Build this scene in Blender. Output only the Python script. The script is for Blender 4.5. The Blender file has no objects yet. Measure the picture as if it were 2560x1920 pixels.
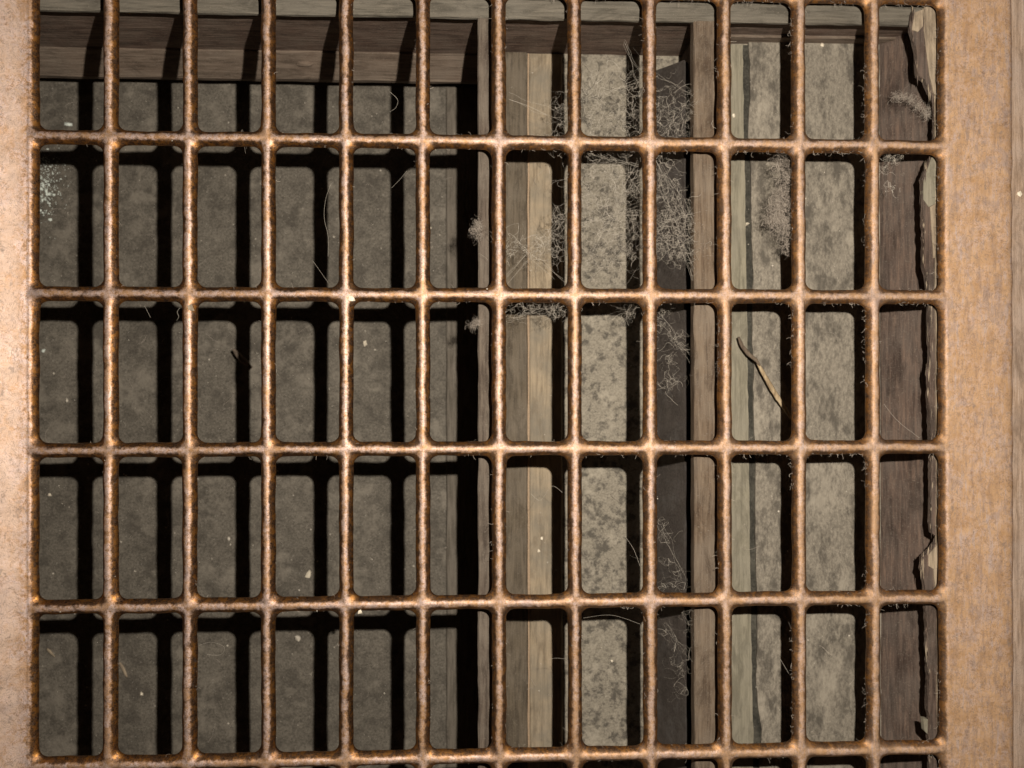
import bpy, math, random
import numpy as np
from mathutils import Vector, Matrix, Euler, noise

# ------------------------------------------------------------------ camera, world, lamp, exposure
scene = bpy.context.scene
MM = 0.001                                   # all coordinates below are millimetres
CAM = (115.59, -104.84, 200.96)
ROT = (0.00317, -0.03855, -0.0007)
FPX = 1923.0                                 # focal length in pixels of the 2560 px wide photograph
cam_d = bpy.data.cameras.new('camera')
cam = bpy.data.objects.new('camera', cam_d)
scene.collection.objects.link(cam)
cam.location = [c * MM for c in CAM]
cam.rotation_euler = ROT
cam_d.sensor_width = 36.0
cam_d.lens = 36.0 * FPX / 2560.0
cam_d.clip_start = 0.005
cam_d.clip_end = 50.0
cam_d.dof.use_dof = True
cam_d.dof.focus_distance = 0.2035
cam_d.dof.aperture_fstop = 15.0
scene.camera = cam

world = bpy.data.worlds.new('World')
scene.world = world
world.use_nodes = True
world.node_tree.nodes['Background'].inputs[0].default_value = (1.0, 0.86, 0.7, 1)
world.node_tree.nodes['Background'].inputs[1].default_value = 0.006

RM = Euler(ROT, 'XYZ').to_matrix()
flash_d = bpy.data.lights.new('flash', 'POINT')   # the phone's flash, beside its lens
flash_d.energy = 2.9
flash_d.color = (1.0, 0.90, 0.765)
flash_d.shadow_soft_size = 0.0016
flash = bpy.data.objects.new('flash', flash_d)
scene.collection.objects.link(flash)
flash.location = (Vector(CAM) + RM @ Vector((29.3, 22.9, 0))) * MM

scene.view_settings.view_transform = 'Standard'
scene.view_settings.look = 'None'
scene.view_settings.exposure = 0.0
scene.view_settings.gamma = 1.0

rnd = random.Random(7)
PX, PY = 20.0, 40.4                          # bar spacing of the grate
NC, NR = 12, 6                               # openings across and down

# ------------------------------------------------------------------ helpers
def at(x, y, z):
    """point (mm) at height z seen at pixel x, y of the photograph: used to measure where things lie"""
    d = RM @ Vector(((x - 1280) / FPX, -(y - 960) / FPX, -1))
    t = (z - CAM[2]) / d.z
    return (CAM[0] + d.x * t, CAM[1] + d.y * t, z)

def link(o, parent=None):
    scene.collection.objects.link(o)
    if parent is not None:
        o.parent = parent
    return o

def mesh_obj(name, verts, faces, mat, parent=None, smooth=False):
    me = bpy.data.meshes.new(name)
    me.from_pydata([(v[0] * MM, v[1] * MM, v[2] * MM) for v in verts], [], faces)
    me.materials.append(mat)
    if smooth:
        for p in me.polygons:
            p.use_smooth = True
    me.update()
    return link(bpy.data.objects.new(name, me), parent)

def tag(o, label=None, cat=None, group=None, kind=None):
    if label: o['label'] = label
    if cat: o['category'] = cat
    if group: o['group'] = group
    if kind: o['kind'] = kind
    return o

def empty(name, loc):
    o = bpy.data.objects.new(name, None)
    o.location = [c * MM for c in loc]
    o.empty_display_size = 0.01
    return link(o)

def keep(o, parent):
    """parent without moving"""
    o.parent = parent
    o.matrix_parent_inverse = Matrix.Translation(parent.location).inverted()
    return o

class NT:
    def __init__(s, name):
        s.m = bpy.data.materials.new(name); s.m.use_nodes = True
        s.t = s.m.node_tree; s.n = s.t.nodes; s.n.clear()
        s.out = s.n.new('ShaderNodeOutputMaterial')
        s.b = s.n.new('ShaderNodeBsdfPrincipled')
        s.t.links.new(s.b.outputs[0], s.out.inputs[0])
        g = s.n.new('ShaderNodeNewGeometry')
        v = s.n.new('ShaderNodeVectorMath'); v.operation = 'SCALE'
        v.inputs['Scale'].default_value = 1000.0
        s.t.links.new(g.outputs['Position'], v.inputs[0])
        s.pos = v.outputs[0]; s.nrm = g.outputs['Normal']
    def set(s, sock, v):
        if hasattr(v, 'is_linked'): s.t.links.new(v, sock)
        else: sock.default_value = v
    def bsdf(s, **k):
        for a, v in k.items(): s.set(s.b.inputs[a.replace('_', ' ')], v)
    def scaled(s, sc, off=(0, 0, 0)):
        m = s.n.new('ShaderNodeMapping'); s.t.links.new(s.pos, m.inputs['Vector'])
        m.inputs['Scale'].default_value = sc; m.inputs['Location'].default_value = off
        return m.outputs[0]
    def noise(s, scale, detail=4, rough=.6, vec=None, dist=0.0):
        n = s.n.new('ShaderNodeTexNoise'); s.t.links.new(vec or s.pos, n.inputs['Vector'])
        n.inputs['Scale'].default_value = scale; n.inputs['Detail'].default_value = detail
        n.inputs['Roughness'].default_value = rough; n.inputs['Distortion'].default_value = dist
        return n.outputs['Fac']
    def voro(s, scale, vec=None, feature='F1'):
        n = s.n.new('ShaderNodeTexVoronoi'); s.t.links.new(vec or s.pos, n.inputs['Vector'])
        n.inputs['Scale'].default_value = scale; n.feature = feature
        return n.outputs['Distance']
    def ramp(s, fac, stops, interp='LINEAR'):
        r = s.n.new('ShaderNodeValToRGB'); s.t.links.new(fac, r.inputs[0])
        e = r.color_ramp.elements; r.color_ramp.interpolation = interp
        while len(e) < len(stops): e.new(0.5)
        for el, (p, c) in zip(e, stops):
            el.position = p
            el.color = (c, c, c, 1) if isinstance(c, (int, float)) else (*c, 1)
        return r.outputs[0]
    def math(s, op, a, b=0.0, clamp=False):
        m = s.n.new('ShaderNodeMath'); m.operation = op; m.use_clamp = clamp
        s.set(m.inputs[0], a); s.set(m.inputs[1], b)
        return m.outputs[0]
    def mix(s, f, a, b, blend='MIX'):
        m = s.n.new('ShaderNodeMix'); m.data_type = 'RGBA'; m.blend_type = blend
        s.set(m.inputs[0], f)
        for k, v in ((6, a), (7, b)):
            s.set(m.inputs[k], v if hasattr(v, 'is_linked') else (*v, 1))
        return m.outputs[2]
    def axis(s, k):
        x = s.n.new('ShaderNodeSeparateXYZ'); s.t.links.new(s.pos, x.inputs[0]); return x.outputs[k]
    def bump(s, h, strength, dist, prev=None):
        b = s.n.new('ShaderNodeBump'); s.t.links.new(h, b.inputs['Height'])
        b.inputs['Strength'].default_value = strength; b.inputs['Distance'].default_value = dist * MM
        if prev: s.t.links.new(prev, b.inputs['Normal'])
        return b.outputs[0]

def metal_material():
    s = NT('worn_bronze')
    a = s.noise(.7, 6, .76)
    a2 = s.noise(.55, 6, .74, vec=s.scaled((1, 1, 1), (13, 5, 9)))
    fine = s.noise(2.8, 4, .75)
    blot = s.noise(.28, 4, .65, dist=.6)
    # copper paint, rust flecks; highlight and shade painted with the tarnish, crest to flank
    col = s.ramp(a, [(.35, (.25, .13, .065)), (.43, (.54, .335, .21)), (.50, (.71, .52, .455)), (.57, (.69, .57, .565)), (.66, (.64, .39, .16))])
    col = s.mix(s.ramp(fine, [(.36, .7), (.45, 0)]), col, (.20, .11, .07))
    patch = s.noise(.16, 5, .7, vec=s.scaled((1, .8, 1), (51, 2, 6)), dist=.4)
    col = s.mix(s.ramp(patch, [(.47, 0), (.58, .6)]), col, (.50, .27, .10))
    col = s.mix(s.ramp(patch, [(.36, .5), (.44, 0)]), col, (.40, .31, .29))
    tarn_shade = s.ramp(fine, [(.38, (.03, .019, .014)), (.48, (.10, .053, .03)), (.56, (.26, .13, .058)), (.64, (.14, .085, .06))])
    tarn_shade = s.mix(s.ramp(a2, [(.47, 0), (.58, .85)]), tarn_shade, (.50, .22, .045))
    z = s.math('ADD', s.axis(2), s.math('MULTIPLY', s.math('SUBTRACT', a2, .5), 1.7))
    wear_light = s.math('MULTIPLY', s.math('ADD', z, .44), 2.8, True)  # by height: crest highlight and flank shade put into the colour, besides worn metal
    col = s.mix(wear_light, tarn_shade, col)
    x = s.axis(0)
    rubbed_glare = s.math('MULTIPLY', s.math('MULTIPLY', s.math('ADD', x, .8), -.5, True), s.ramp(blot, [(.38, .3), (.54, .85)]))   # left rail's glare put into its colour as a paler, worn tone
    col = s.mix(rubbed_glare, col, (.66, .51, .43))
    far = s.math('MULTIPLY', s.math('SUBTRACT', x, 70.0), 1 / 170.0, True)       # the right half lies under more dust
    n = s.n.new('ShaderNodeSeparateXYZ'); s.t.links.new(s.nrm, n.inputs[0])
    up = s.math('MULTIPLY', s.math('SUBTRACT', n.outputs[2], .45), 1.8, True)     # dust settles on what faces up
    dust = s.math('MULTIPLY', s.math('ADD', s.math('MULTIPLY', far, .70), .20), s.ramp(blot, [(.35, .6), (.62, 1.0)]), True)
    dust = s.math('MULTIPLY', dust, s.math('ADD', s.math('MULTIPLY', up, .8), .2), True)
    dn = s.noise(.42, 6, .76, vec=s.scaled((1.6, .22, 1), (9, 4, 2)))
    dcol = s.ramp(dn, [(.36, (.30, .205, .155)), (.45, (.45, .295, .19)), (.53, (.60, .375, .20)), (.60, (.49, .355, .28)), (.68, (.52, .42, .38))])
    dcol = s.mix(s.ramp(patch, [(.48, 0), (.60, .5)]), dcol, (.46, .28, .15))
    dcol = s.mix(s.ramp(patch, [(.36, .6), (.45, 0)]), dcol, (.38, .27, .215))
    col = s.mix(dust, col, dcol)
    ridge = s.math('ABSOLUTE', s.math('SUBTRACT', s.noise(.35, 5, .7, vec=s.scaled((1, .7, 1), (31, 7, 0)), dist=1.2), .5))
    col = s.mix(s.ramp(ridge, [(.004, .6), (.014, 0)]), col, (.17, .12, .10))
    smudge = s.noise(.6, 5, .7, vec=s.scaled((1, .6, 1), (3, 77, 0)))
    col = s.mix(s.ramp(smudge, [(.60, 0), (.66, .55)]), col, (.27, .21, .18))
    met = s.math('SUBTRACT', s.math('SUBTRACT', .95, s.math('MULTIPLY', wear_light, .25)), s.math('MULTIPLY', dust, .6))
    ro = s.math('ADD', s.math('ADD', s.math('ADD', s.math('ADD', .38, s.math('MULTIPLY', wear_light, .08)), s.math('MULTIPLY', rubbed_glare, .06)), s.math('MULTIPLY', dust, .22)), s.math('MULTIPLY', fine, .12))
    b = s.bump(s.math('ADD', a, s.math('MULTIPLY', fine, .25)), .42, .2)
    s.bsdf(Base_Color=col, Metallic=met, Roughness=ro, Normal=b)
    return s.m

def wood_material(name, c0, c1, c2, along='y', dust=(.24, .21, .175), dustamt=.35, scale=1.0):
    s = NT(name)
    k = .07
    sc = {'y': (1, k, 1), 'x': (k, 1, 1)}[along]
    g = s.noise(1.1 * scale, 7, .68, vec=s.scaled(sc), dist=.3)
    col = s.ramp(g, [(.34, tuple(c * .75 for c in c0)), (.5, c1), (.66, tuple(c * 1.1 for c in c2))])
    big = s.noise(.09, 5, .6)
    col = s.mix(s.ramp(big, [(.38, 0), (.66, dustamt)]), col, dust)
    st = s.noise(.22, 6, .74, vec=s.scaled((sc[0] * 1.0 + .25 * (sc[0] < 1), sc[1] + .25 * (sc[1] < 1), 1), (21, 3, 8)), dist=.5)
    col = s.mix(s.ramp(st, [(.50, 0), (.64, .6)]), col, tuple(c * .55 for c in c0))
    sp = s.ramp(s.noise(2.2, 4, .75), [(.56, 0), (.68, .45)])
    col = s.mix(sp, col, (.33, .29, .24))
    b = s.bump(s.math('ADD', g, s.math('MULTIPLY', sp, .3)), .8, .4)
    s.bsdf(Base_Color=col, Roughness=.85, Normal=b)
    s.b.inputs['Specular IOR Level'].default_value = .2
    return s.m

def dusty_sheet(name, c0, c1, blot_c, blot_lo, blot_hi, blot_scale=.22, seed=(0, 0, 0), speck=.35, stretch=1.0, amt=.85):
    s = NT(name)
    v = s.scaled((1, stretch, 1), seed)
    fine = s.noise(1.6, 5, .75, vec=v)
    col = s.ramp(fine, [(.36, tuple(c * .82 for c in c0)), (.64, tuple(c * 1.06 for c in c1))])
    bl = s.noise(blot_scale, 7, .74, vec=v, dist=.12)
    col = s.mix(s.ramp(bl, [(blot_lo, 0), (blot_hi, amt)]), col, blot_c)
    lt = s.noise(blot_scale * .55, 6, .72, vec=s.scaled((1, stretch, 1), (seed[0] + 17, seed[1] - 5, 3)), dist=.2)
    col = s.mix(s.ramp(lt, [(.52, 0), (.64, .6)]), col, tuple(min(.6, c * 1.35) for c in c1))
    sp = s.ramp(s.voro(.55, vec=v), [(.055, speck), (.09, 0)])
    col = s.mix(sp, col, (.42, .40, .36))
    b = s.bump(fine, .6, .3)
    s.bsdf(Base_Color=col, Roughness=.8, Normal=b)
    s.b.inputs['Specular IOR Level'].default_value = .3
    return s.m

def plain(name, c, rough=.8, var=.25, scale=2.0, trans=0.0):
    s = NT(name)
    n = s.noise(scale, 4)
    col = s.ramp(n, [(.3, tuple(x * (1 - var) for x in c)), (.7, tuple(min(1, x * (1 + var)) for x in c))])
    s.bsdf(Base_Color=col, Roughness=rough)
    if trans: s.b.inputs['Transmission Weight'].default_value = trans
    return s.m

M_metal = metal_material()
M_header = wood_material('dark_joist_wood', (0.0788, 0.0522, 0.0414), (0.1391, 0.0945, 0.0747), (0.1854, 0.135, 0.108), 'x', dustamt=.3)
M_header_low = wood_material('lower_board_wood', (.12, .088, .066), (.17, .128, .10), (.21, .165, .13), 'x', dustamt=.3)
M_ledge = wood_material('dusty_ledge_wood', (0.1112, 0.1, 0.0815), (0.1524, 0.1376, 0.1133), (0.1895, 0.1696, 0.1397), 'x', (.19, .175, .148), .6)
M_div = wood_material('divider_wood', (0.072, 0.054, 0.0432), (0.1188, 0.0936, 0.0756), (0.1512, 0.1224, 0.0972), 'y', dustamt=.4)
M_div2 = wood_material('brown_divider_wood', (0.0954, 0.063, 0.0427), (0.1526, 0.1111, 0.0782), (0.1908, 0.1445, 0.1031), 'y', dustamt=.35)
M_wall = wood_material('dark_side_wood', (0.0675, 0.0468, 0.0387), (0.1125, 0.081, 0.0666), (0.171, 0.117, 0.09), 'y', (.15, .13, .115), .4)
M_plank = wood_material('brown_floor_strip_wood', (0.0967, 0.077, 0.0558), (0.127, 0.1026, 0.0743), (0.1511, 0.1226, 0.0902), 'y', dustamt=.3)
M_strip_l = wood_material('grey_floor_strip_wood', (.12, .105, .085), (.155, .135, .112), (.18, .16, .135), 'y', dustamt=.2)
M_pale = wood_material('pale_bare_wood', (0.2788, 0.2214, 0.164), (0.3772, 0.3034, 0.2214), (0.4592, 0.3772, 0.2788), 'y', dustamt=.15)
M_paleplank = wood_material('pale_plank_wood', (0.3059, 0.2414, 0.1672), (0.3651, 0.295, 0.208), (0.4144, 0.3308, 0.2366), 'y', (.20, .185, .155), .7)
M_greyplank = wood_material('grey_plank_wood', (0.2508, 0.2301, 0.1729), (0.2898, 0.2665, 0.203), (0.3201, 0.2907, 0.2255), 'y', (.27, .25, .21), .4)
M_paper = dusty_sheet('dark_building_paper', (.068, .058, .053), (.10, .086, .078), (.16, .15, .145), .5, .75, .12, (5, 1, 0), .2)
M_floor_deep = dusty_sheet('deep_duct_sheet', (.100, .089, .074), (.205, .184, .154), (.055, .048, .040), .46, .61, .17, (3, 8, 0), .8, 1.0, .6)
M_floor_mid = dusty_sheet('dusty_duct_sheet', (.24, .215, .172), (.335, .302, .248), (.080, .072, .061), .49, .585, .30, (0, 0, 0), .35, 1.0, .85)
M_floor_right = dusty_sheet('grey_duct_sheet', (.195, .173, .142), (.325, .292, .241), (.095, .084, .070), .48, .60, .21, (40, 3, 0), .3, .5)
M_room = wood_material('room_floor_wood', (.30, .205, .145), (.42, .30, .22), (.48, .37, .30), 'y', (.44, .35, .30), .6)
M_web = plain('cobweb_thread', (.50, .46, .40), .9, .15)
M_lint = plain('lint_fibre', (.42, .37, .32), .95, .25)
M_grit = plain('pale_grit', (.62, .57, .49), .6, .3, .4)
M_white = plain('white_grain', (.82, .74, .60), .5, .1)
M_glass = plain('clear_crumb', (.78, .85, .80), .12, .1)
M_straw = wood_material('straw', (0.336, 0.24, 0.144), (0.464, 0.352, 0.216), (0.528, 0.432, 0.288), 'y', dustamt=.1)
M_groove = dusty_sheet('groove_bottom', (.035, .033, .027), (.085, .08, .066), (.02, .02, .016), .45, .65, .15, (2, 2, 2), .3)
M_orange = plain('orange_sawn_edge', (.40, .29, .195), .8, .2)

# ------------------------------------------------------------------ boards and sheets below the grate
def subdiv_strip(poly_fn, n):
    return [poly_fn(i / n) for i in range(n + 1)]

def board(name, x0, x1, y0, y1, z0, z1, mat, parent=None, seg=48, wob=.12, axis='y', bev=.35, seed=0, smooth=False):
    """a rough sawn board: long axis y or x, bevelled section, edges wandering a little"""
    prof_a = [(0, 0), (0, 1 - 0), (0, 1), (1, 1), (1, 0)]
    verts, faces = [], []
    L0, L1 = (y0, y1) if axis == 'y' else (x0, x1)
    a0, a1 = (x0, x1) if axis == 'y' else (y0, y1)
    sec = [(a0, z0), (a0, z1 - bev), (a0 + bev, z1), ((a0 + a1) / 2, z1), (a1 - bev, z1), (a1, z1 - bev), (a1, z0)]
    k = len(sec)
    for i in range(seg + 1):
        l = L0 + (L1 - L0) * i / seg
        for j, (a, z) in enumerate(sec):
            w = noise.noise(Vector((l * .12, j * 3.1 + seed, seed * 1.7))) * wob + noise.noise(Vector((l * .7, j * 5.3 + seed, 4.0))) * wob * .6
            wz = noise.noise(Vector((l * .1, j * 2.1 + seed, 9.0))) * wob * .5
            p = (a + w, l, z + (wz if 0 < j < k - 1 else 0)) if axis == 'y' else (l, a + w, z + (wz if 0 < j < k - 1 else 0))
            verts.append(p)
    for i in range(seg):
        for j in range(k - 1):
            q = (i * k + j, i * k + j + 1, (i + 1) * k + j + 1, (i + 1) * k + j)
            faces.append(q if axis == 'y' else q[::-1])
        q = (i * k + k - 1, i * k, (i + 1) * k, (i + 1) * k + k - 1)
        faces.append(q if axis == 'y' else q[::-1])
    faces.append(tuple(range(k)) if axis == 'x' else tuple(range(k))[::-1])
    e = tuple(seg * k + j for j in range(k))
    faces.append(e[::-1] if axis == 'x' else e)
    return mesh_obj(name, verts, faces, mat, parent, smooth)

def sheet(name, x0, x1, y0, y1, z, mat, amp=.25, nx=40, ny=80, seed=0.0, parent=None, thick=1.5):
    verts, faces = [], []
    for i in range(nx + 1):
        for j in range(ny + 1):
            x = x0 + (x1 - x0) * i / nx; y = y0 + (y1 - y0) * j / ny
            verts.append((x, y, z + amp * noise.noise(Vector((x * .08, y * .08, seed)))))
    for i in range(nx):
        for j in range(ny):
            a = i * (ny + 1) + j
            faces.append((a, a + ny + 1, a + ny + 2, a + 1))
    b = len(verts)
    verts += [(x0, y0, z - thick), (x1, y0, z - thick), (x1, y1, z - thick), (x0, y1, z - thick)]
    faces.append((b + 3, b + 2, b + 1, b))
    return mesh_obj(name, verts, faces, mat, parent, True)

YB = -262.0                                   # south end of the opening, out of the picture
Z_DEEP, Z_MID, Z_RIGHT, Z_DIV = -62.5, -38.0, -26.5, -7.8
Y_LEDGE = at(1056, 41, -7.5)[1]
Y_HEAD = Y_LEDGE + 3.6
XD1 = at(1195, 800, Z_DIV)[0]
XD2 = at(1735, 800, Z_DIV)[0]

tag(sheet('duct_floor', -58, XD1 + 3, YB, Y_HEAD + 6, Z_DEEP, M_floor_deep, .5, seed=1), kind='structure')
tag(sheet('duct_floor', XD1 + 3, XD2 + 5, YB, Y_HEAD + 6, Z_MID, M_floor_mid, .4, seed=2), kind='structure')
tag(sheet('duct_floor', XD2 + 5, 262, YB, Y_HEAD + 6, Z_RIGHT, M_floor_right, .3, seed=3), kind='structure')

# header: dark joist, a lower board leaning out beneath it, a dusty ledge lying on top
hd = empty('header_joist', (110, Y_HEAD + 8, -50))
tag(hd, 'dark brown joist crossing the top, under the dusty grey ledge', 'joist')
keep(board('beam', -58, 262, Y_HEAD, Y_HEAD + 22, -69, -8.6, M_header, axis='x', seg=90, seed=3, wob=.2), hd)

def lower_board():
    xe = XD1 + 1.0
    zt, zb = -38.6, -47.0
    yt, yb = Y_HEAD - .6, at(900, 200, zb)[1]
    verts, faces = [], []
    n = 60
    sec = [(yt + 4, zt), (yt, zt), (yb + .3, zb + .25), (yb, zb - .2), (yb + .2, zb - 2.6), (yt + 4, zb - 2.6)]
    k = len(sec)
    for i in range(n + 1):
        x = -57 + (xe + 57) * i / n
        for j, (y, z) in enumerate(sec):
            w = noise.noise(Vector((x * .1, j * 4.0, 1.3))) * .22
            verts.append((x, y + w, z + w * .4))
    for i in range(n):
        for j in range(k):
            j2 = (j + 1) % k
            faces.append((i * k + j, i * k + j2, (i + 1) * k + j2, (i + 1) * k + j))
    faces += [tuple(range(k))[::-1], tuple(n * k + j for j in range(k))]
    o = mesh_obj('sloping_board', verts, faces, M_header_low)
    o['label'] = 'paler board leaning out under the dark joist'
    return o
keep(lower_board(), hd)

def blob(name, c, r, mat, parent=None, sub=2, seed=0.0, rough=.25, smooth=True):
    import bmesh
    bm = bmesh.new()
    bmesh.ops.create_icosphere(bm, subdivisions=sub, radius=1.0)
    vs = []
    for v in bm.verts:
        k = 1 + rough * noise.noise(v.co * 1.3 + Vector((seed * 3.7, seed, 1)))
        vs.append((c[0] + v.co.x * r[0] * k, c[1] + v.co.y * r[1] * k, c[2] + v.co.z * r[2] * k))
    fs = [tuple(v.index for v in f.verts) for f in bm.faces]
    bm.free()
    return mesh_obj(name, vs, fs, mat, parent, smooth)

p = at(762, 157, -42.5)
nail = blob('nail_head', p, (3.1, 1.4, 1.6), M_header_low, seed=2, rough=.12)
keep(nail, hd)

lg = board('ledge_board', -58, 262, Y_LEDGE, Y_LEDGE + 26, -8.55, -7.4, M_ledge, axis='x', seg=120, seed=8, wob=.28, bev=.3)
tag(lg, 'dusty grey ledge board along the top, above the dark joist', 'board')

DIVG = 'divider boards under the grate'
d1 = board('divider_board', XD1, XD1 + 4.6, YB, Y_LEDGE + 1.2, -66.5, Z_DIV, M_div, seg=110, seed=21, wob=.22)
tag(d1, 'narrow grey-brown divider board on edge left of the cobwebs', 'board', DIVG)
d2 = empty('divider_board', (XD2 + 4.5, -120, -38))
tag(d2, 'wide brown divider board on edge right of the cobwebs', 'board', DIVG)
keep(board('cap', XD2, XD2 + 9.0, YB, Y_LEDGE + 1.6, -11.2, Z_DIV + .2, M_div2, seg=110, seed=33, wob=.2), d2)
keep(board('web', XD2 + 4.5, XD2 + 8.8, YB, Y_HEAD - .3, -38.5, -11.3, M_wall, seg=40, seed=35), d2)
# strips lying on the three floors
xs0 = at(1116, 900, Z_DEEP + 1.5)[0]
tag(board('floor_strip', xs0, XD1 - .4, YB, Y_HEAD - 2, Z_DEEP - .5, Z_DEEP + 1.5, M_strip_l, seg=60, seed=41, wob=.25),
    'thin grey-brown strip on the deep floor left of the narrow divider', 'strip')
xb0, xb1 = XD1 + 4.9, at(1318, 900, Z_MID + 1.6)[0]
tag(board('brown_plank', xb0, xb1, YB, Y_HEAD - .3, Z_MID - .5, Z_MID + 1.6, M_plank, seg=80, seed=45, wob=.15),
    'brown plank lying right of the narrow divider, beside the pale plank', 'plank')
pl = empty('pale_plank', at(1345, 960, Z_MID))
tag(pl, 'pale tan plank with an orange sawn edge beside the brown plank', 'plank')
xp1 = at(1378, 900, Z_MID + 1.3)[0]
keep(board('plank_top', xb1 + .65, xp1 + 3.5, YB, Y_HEAD - .5, Z_MID - .5, Z_MID + 1.25, M_paleplank, seg=80, seed=47, wob=.15), pl)
keep(board('sawn_edge', xb1 + .12, xb1 + .7, YB, Y_HEAD - .6, Z_MID - .5, Z_MID + 1.45, M_orange, seg=80, seed=48, wob=.16, bev=.1), pl)

def extrude_poly(name, pts, z0, z1, mat, parent=None, tilt=None):
    n = len(pts)
    zt = [z1 + (tilt(p) if tilt else 0) for p in pts]
    verts = [(p[0], p[1], z0) for p in pts] + [(p[0], p[1], z) for p, z in zip(pts, zt)]
    area = sum(pts[i][0] * pts[(i + 1) % n][1] - pts[(i + 1) % n][0] * pts[i][1] for i in range(n))
    if area < 0:
        verts = verts[:n][::-1] + verts[n:][::-1]
    faces = [tuple(range(n))[::-1], tuple(range(n, 2 * n))]
    for i in range(n):
        j = (i + 1) % n
        faces.append((i, j, n + j, n + i))
    return mesh_obj(name, verts, faces, mat, parent)

# the wide divider overhangs a dark board that leans against it
za, zb2 = -20.0, Z_MID + .4
xa, xb = at(1711, 900, za)[0], at(1636, 900, zb2)[0]
ya, yb_ = at(1712, 150, za)[1], at(1640, 178, zb2)[1]
vs, fs = [], []
nl = 70
for i in range(nl + 1):
    f = i / nl
    for k in range(6):
        t = k / 5
        y0_ = ya + (yb_ - ya) * t
        y = y0_ + (YB - y0_) * f
        w = .25 * noise.noise(Vector((y * .08, t * 3, 5)))
        vs.append((xa + (xb - xa) * t + w, y, za + (zb2 - za) * t))
    vs.append((xb + 1.5, yb_ + (YB - yb_) * f, zb2 - .8))
    vs.append((xa + 2.0, ya + (YB - ya) * f, za - 2.5))
for i in range(nl):
    for k in range(8):
        k2 = (k + 1) % 8
        fs.append((i * 8 + k, i * 8 + k2, (i + 1) * 8 + k2, (i + 1) * 8 + k))
fs += [tuple(range(8))[::-1], tuple(nl * 8 + k for k in range(8))]
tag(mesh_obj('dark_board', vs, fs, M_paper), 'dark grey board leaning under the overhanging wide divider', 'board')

zg = Z_RIGHT + 1.7
xg0, xgt, xgb = XD2 + 9.4, at(1858, 150, zg)[0], at(1882, 1850, zg)[0]
pts = [(xg0, YB), (xgb + .8, YB)]
for i in range(90):
    y = YB + 20 + (Y_HEAD - 2 - YB - 20) * i / 89
    f = (y - at(0, 1850, zg)[1]) / (at(0, 150, zg)[1] - at(0, 1850, zg)[1])
    pts.append((xgb + (xgt - xgb) * f + rnd.uniform(-.15, .15) + .5 * noise.noise(Vector((y * .06, 0, 11))), y))
pts.append((xg0, Y_HEAD - 2))
tag(extrude_poly('grey_plank', pts, Z_RIGHT - .4, zg, M_greyplank),
    'smooth grey-green plank right of the wide divider, beside a dark groove', 'plank')
# the groove: a second raised sheet leaves a slot down to dark paper
pts2 = [(x + 2.0 + rnd.uniform(-.15, .15) + .9 * noise.noise(Vector((y * .05, 4, 2))), y) for (x, y) in pts[2:-1]]
pts2 = [(262, YB), (262, Y_HEAD - 1), (pts2[-1][0], Y_HEAD - 1)] + pts2[::-1] + [(pts2[0][0], YB)]
o = extrude_poly('floor_panel', pts2, Z_RIGHT - .4, Z_RIGHT + 1.2, M_floor_right)
tag(o, kind='structure')
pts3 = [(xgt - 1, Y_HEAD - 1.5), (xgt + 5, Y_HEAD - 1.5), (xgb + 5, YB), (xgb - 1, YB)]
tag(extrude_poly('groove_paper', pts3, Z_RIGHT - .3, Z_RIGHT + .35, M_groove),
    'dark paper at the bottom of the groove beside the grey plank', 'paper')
o = board('edge_strip', XD2 + 9.6, 238, Y_HEAD - 1.0, Y_HEAD - .1, Z_RIGHT - 1, Z_RIGHT + 4.5, M_header_low, axis='x', seg=30, seed=60, bev=.2)
tag(o, 'thin brown strip on edge against the joist at the top right', 'strip')

# right side wall and the splintered board above it
x_top = at(2352, 960, -14.5)[0]
x_bot = at(2190, 960, Z_RIGHT)[0]
def side_wall():
    verts, faces = [], []
    n = 90
    sec = [(x_top + 20, -14.0), (x_top, -14.5), (x_bot, Z_RIGHT + .6), (x_bot + 6, Z_RIGHT - 2)]
    m = 8
    for i in range(n + 1):
        y = YB + (Y_HEAD + 1 - YB) * i / n
        row = [sec[0]] + [(sec[1][0] + (sec[2][0] - sec[1][0]) * t / m, sec[1][1] + (sec[2][1] - sec[1][1]) * t / m) for t in range(m + 1)] + [sec[3]]
        for j, (x, z) in enumerate(row):
            verts.append((x + .3 * noise.noise(Vector((y * .06, j * .5, 2.0))), y, z))
    k = m + 3
    for i in range(n):
        for j in range(k):
            j2 = (j + 1) % k
            faces.append((i * k + j, (i + 1) * k + j, (i + 1) * k + j2, i * k + j2))
    faces += [tuple(range(k)), tuple(n * k + j for j in range(k))[::-1]]
    return mesh_obj('side_board', verts, faces, M_wall, None, True)
tag(side_wall(), 'dark brown side board at the right, below the splintered board', 'board')

Q = .3888
edge = []
for zx, zy in ((1500, 60), (1490, 110), (1482, 190), (1512, 300), (1520, 400), (1528, 485), (1572, 512), (1596, 575), (1628, 635), (1640, 690), (1638, 880), (1622, 985), (1590, 1060), (1552, 1150), (1560, 1230), (1556, 1290), (1563, 1400), (1566, 1640)):
    edge.append((1700 + zx * Q, zy * Q))
for zx, zy in ((1572, 90), (1590, 180), (1604, 330), (1600, 480), (1610, 640), (1606, 700), (1590, 760), (1600, 830), (1596, 900), (1606, 1000), (1608, 1190), (1614, 1330), (1612, 1650)):
    edge.append((1700 + zx * Q, 640 + zy * Q))
for zx, zy in ((1608, 80), (1618, 150), (1656, 178), (1640, 215), (1590, 270), (1556, 305), (1548, 380), (1568, 420), (1572, 540), (1584, 660), (1588, 900), (1594, 1100), (1590, 1290), (1604, 1340), (1592, 1400), (1604, 1500), (1606, 1640)):
    edge.append((1700 + zx * Q, 1275 + zy * Q))
sb = empty('splintered_board', at(2340, 960, -8))
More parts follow.
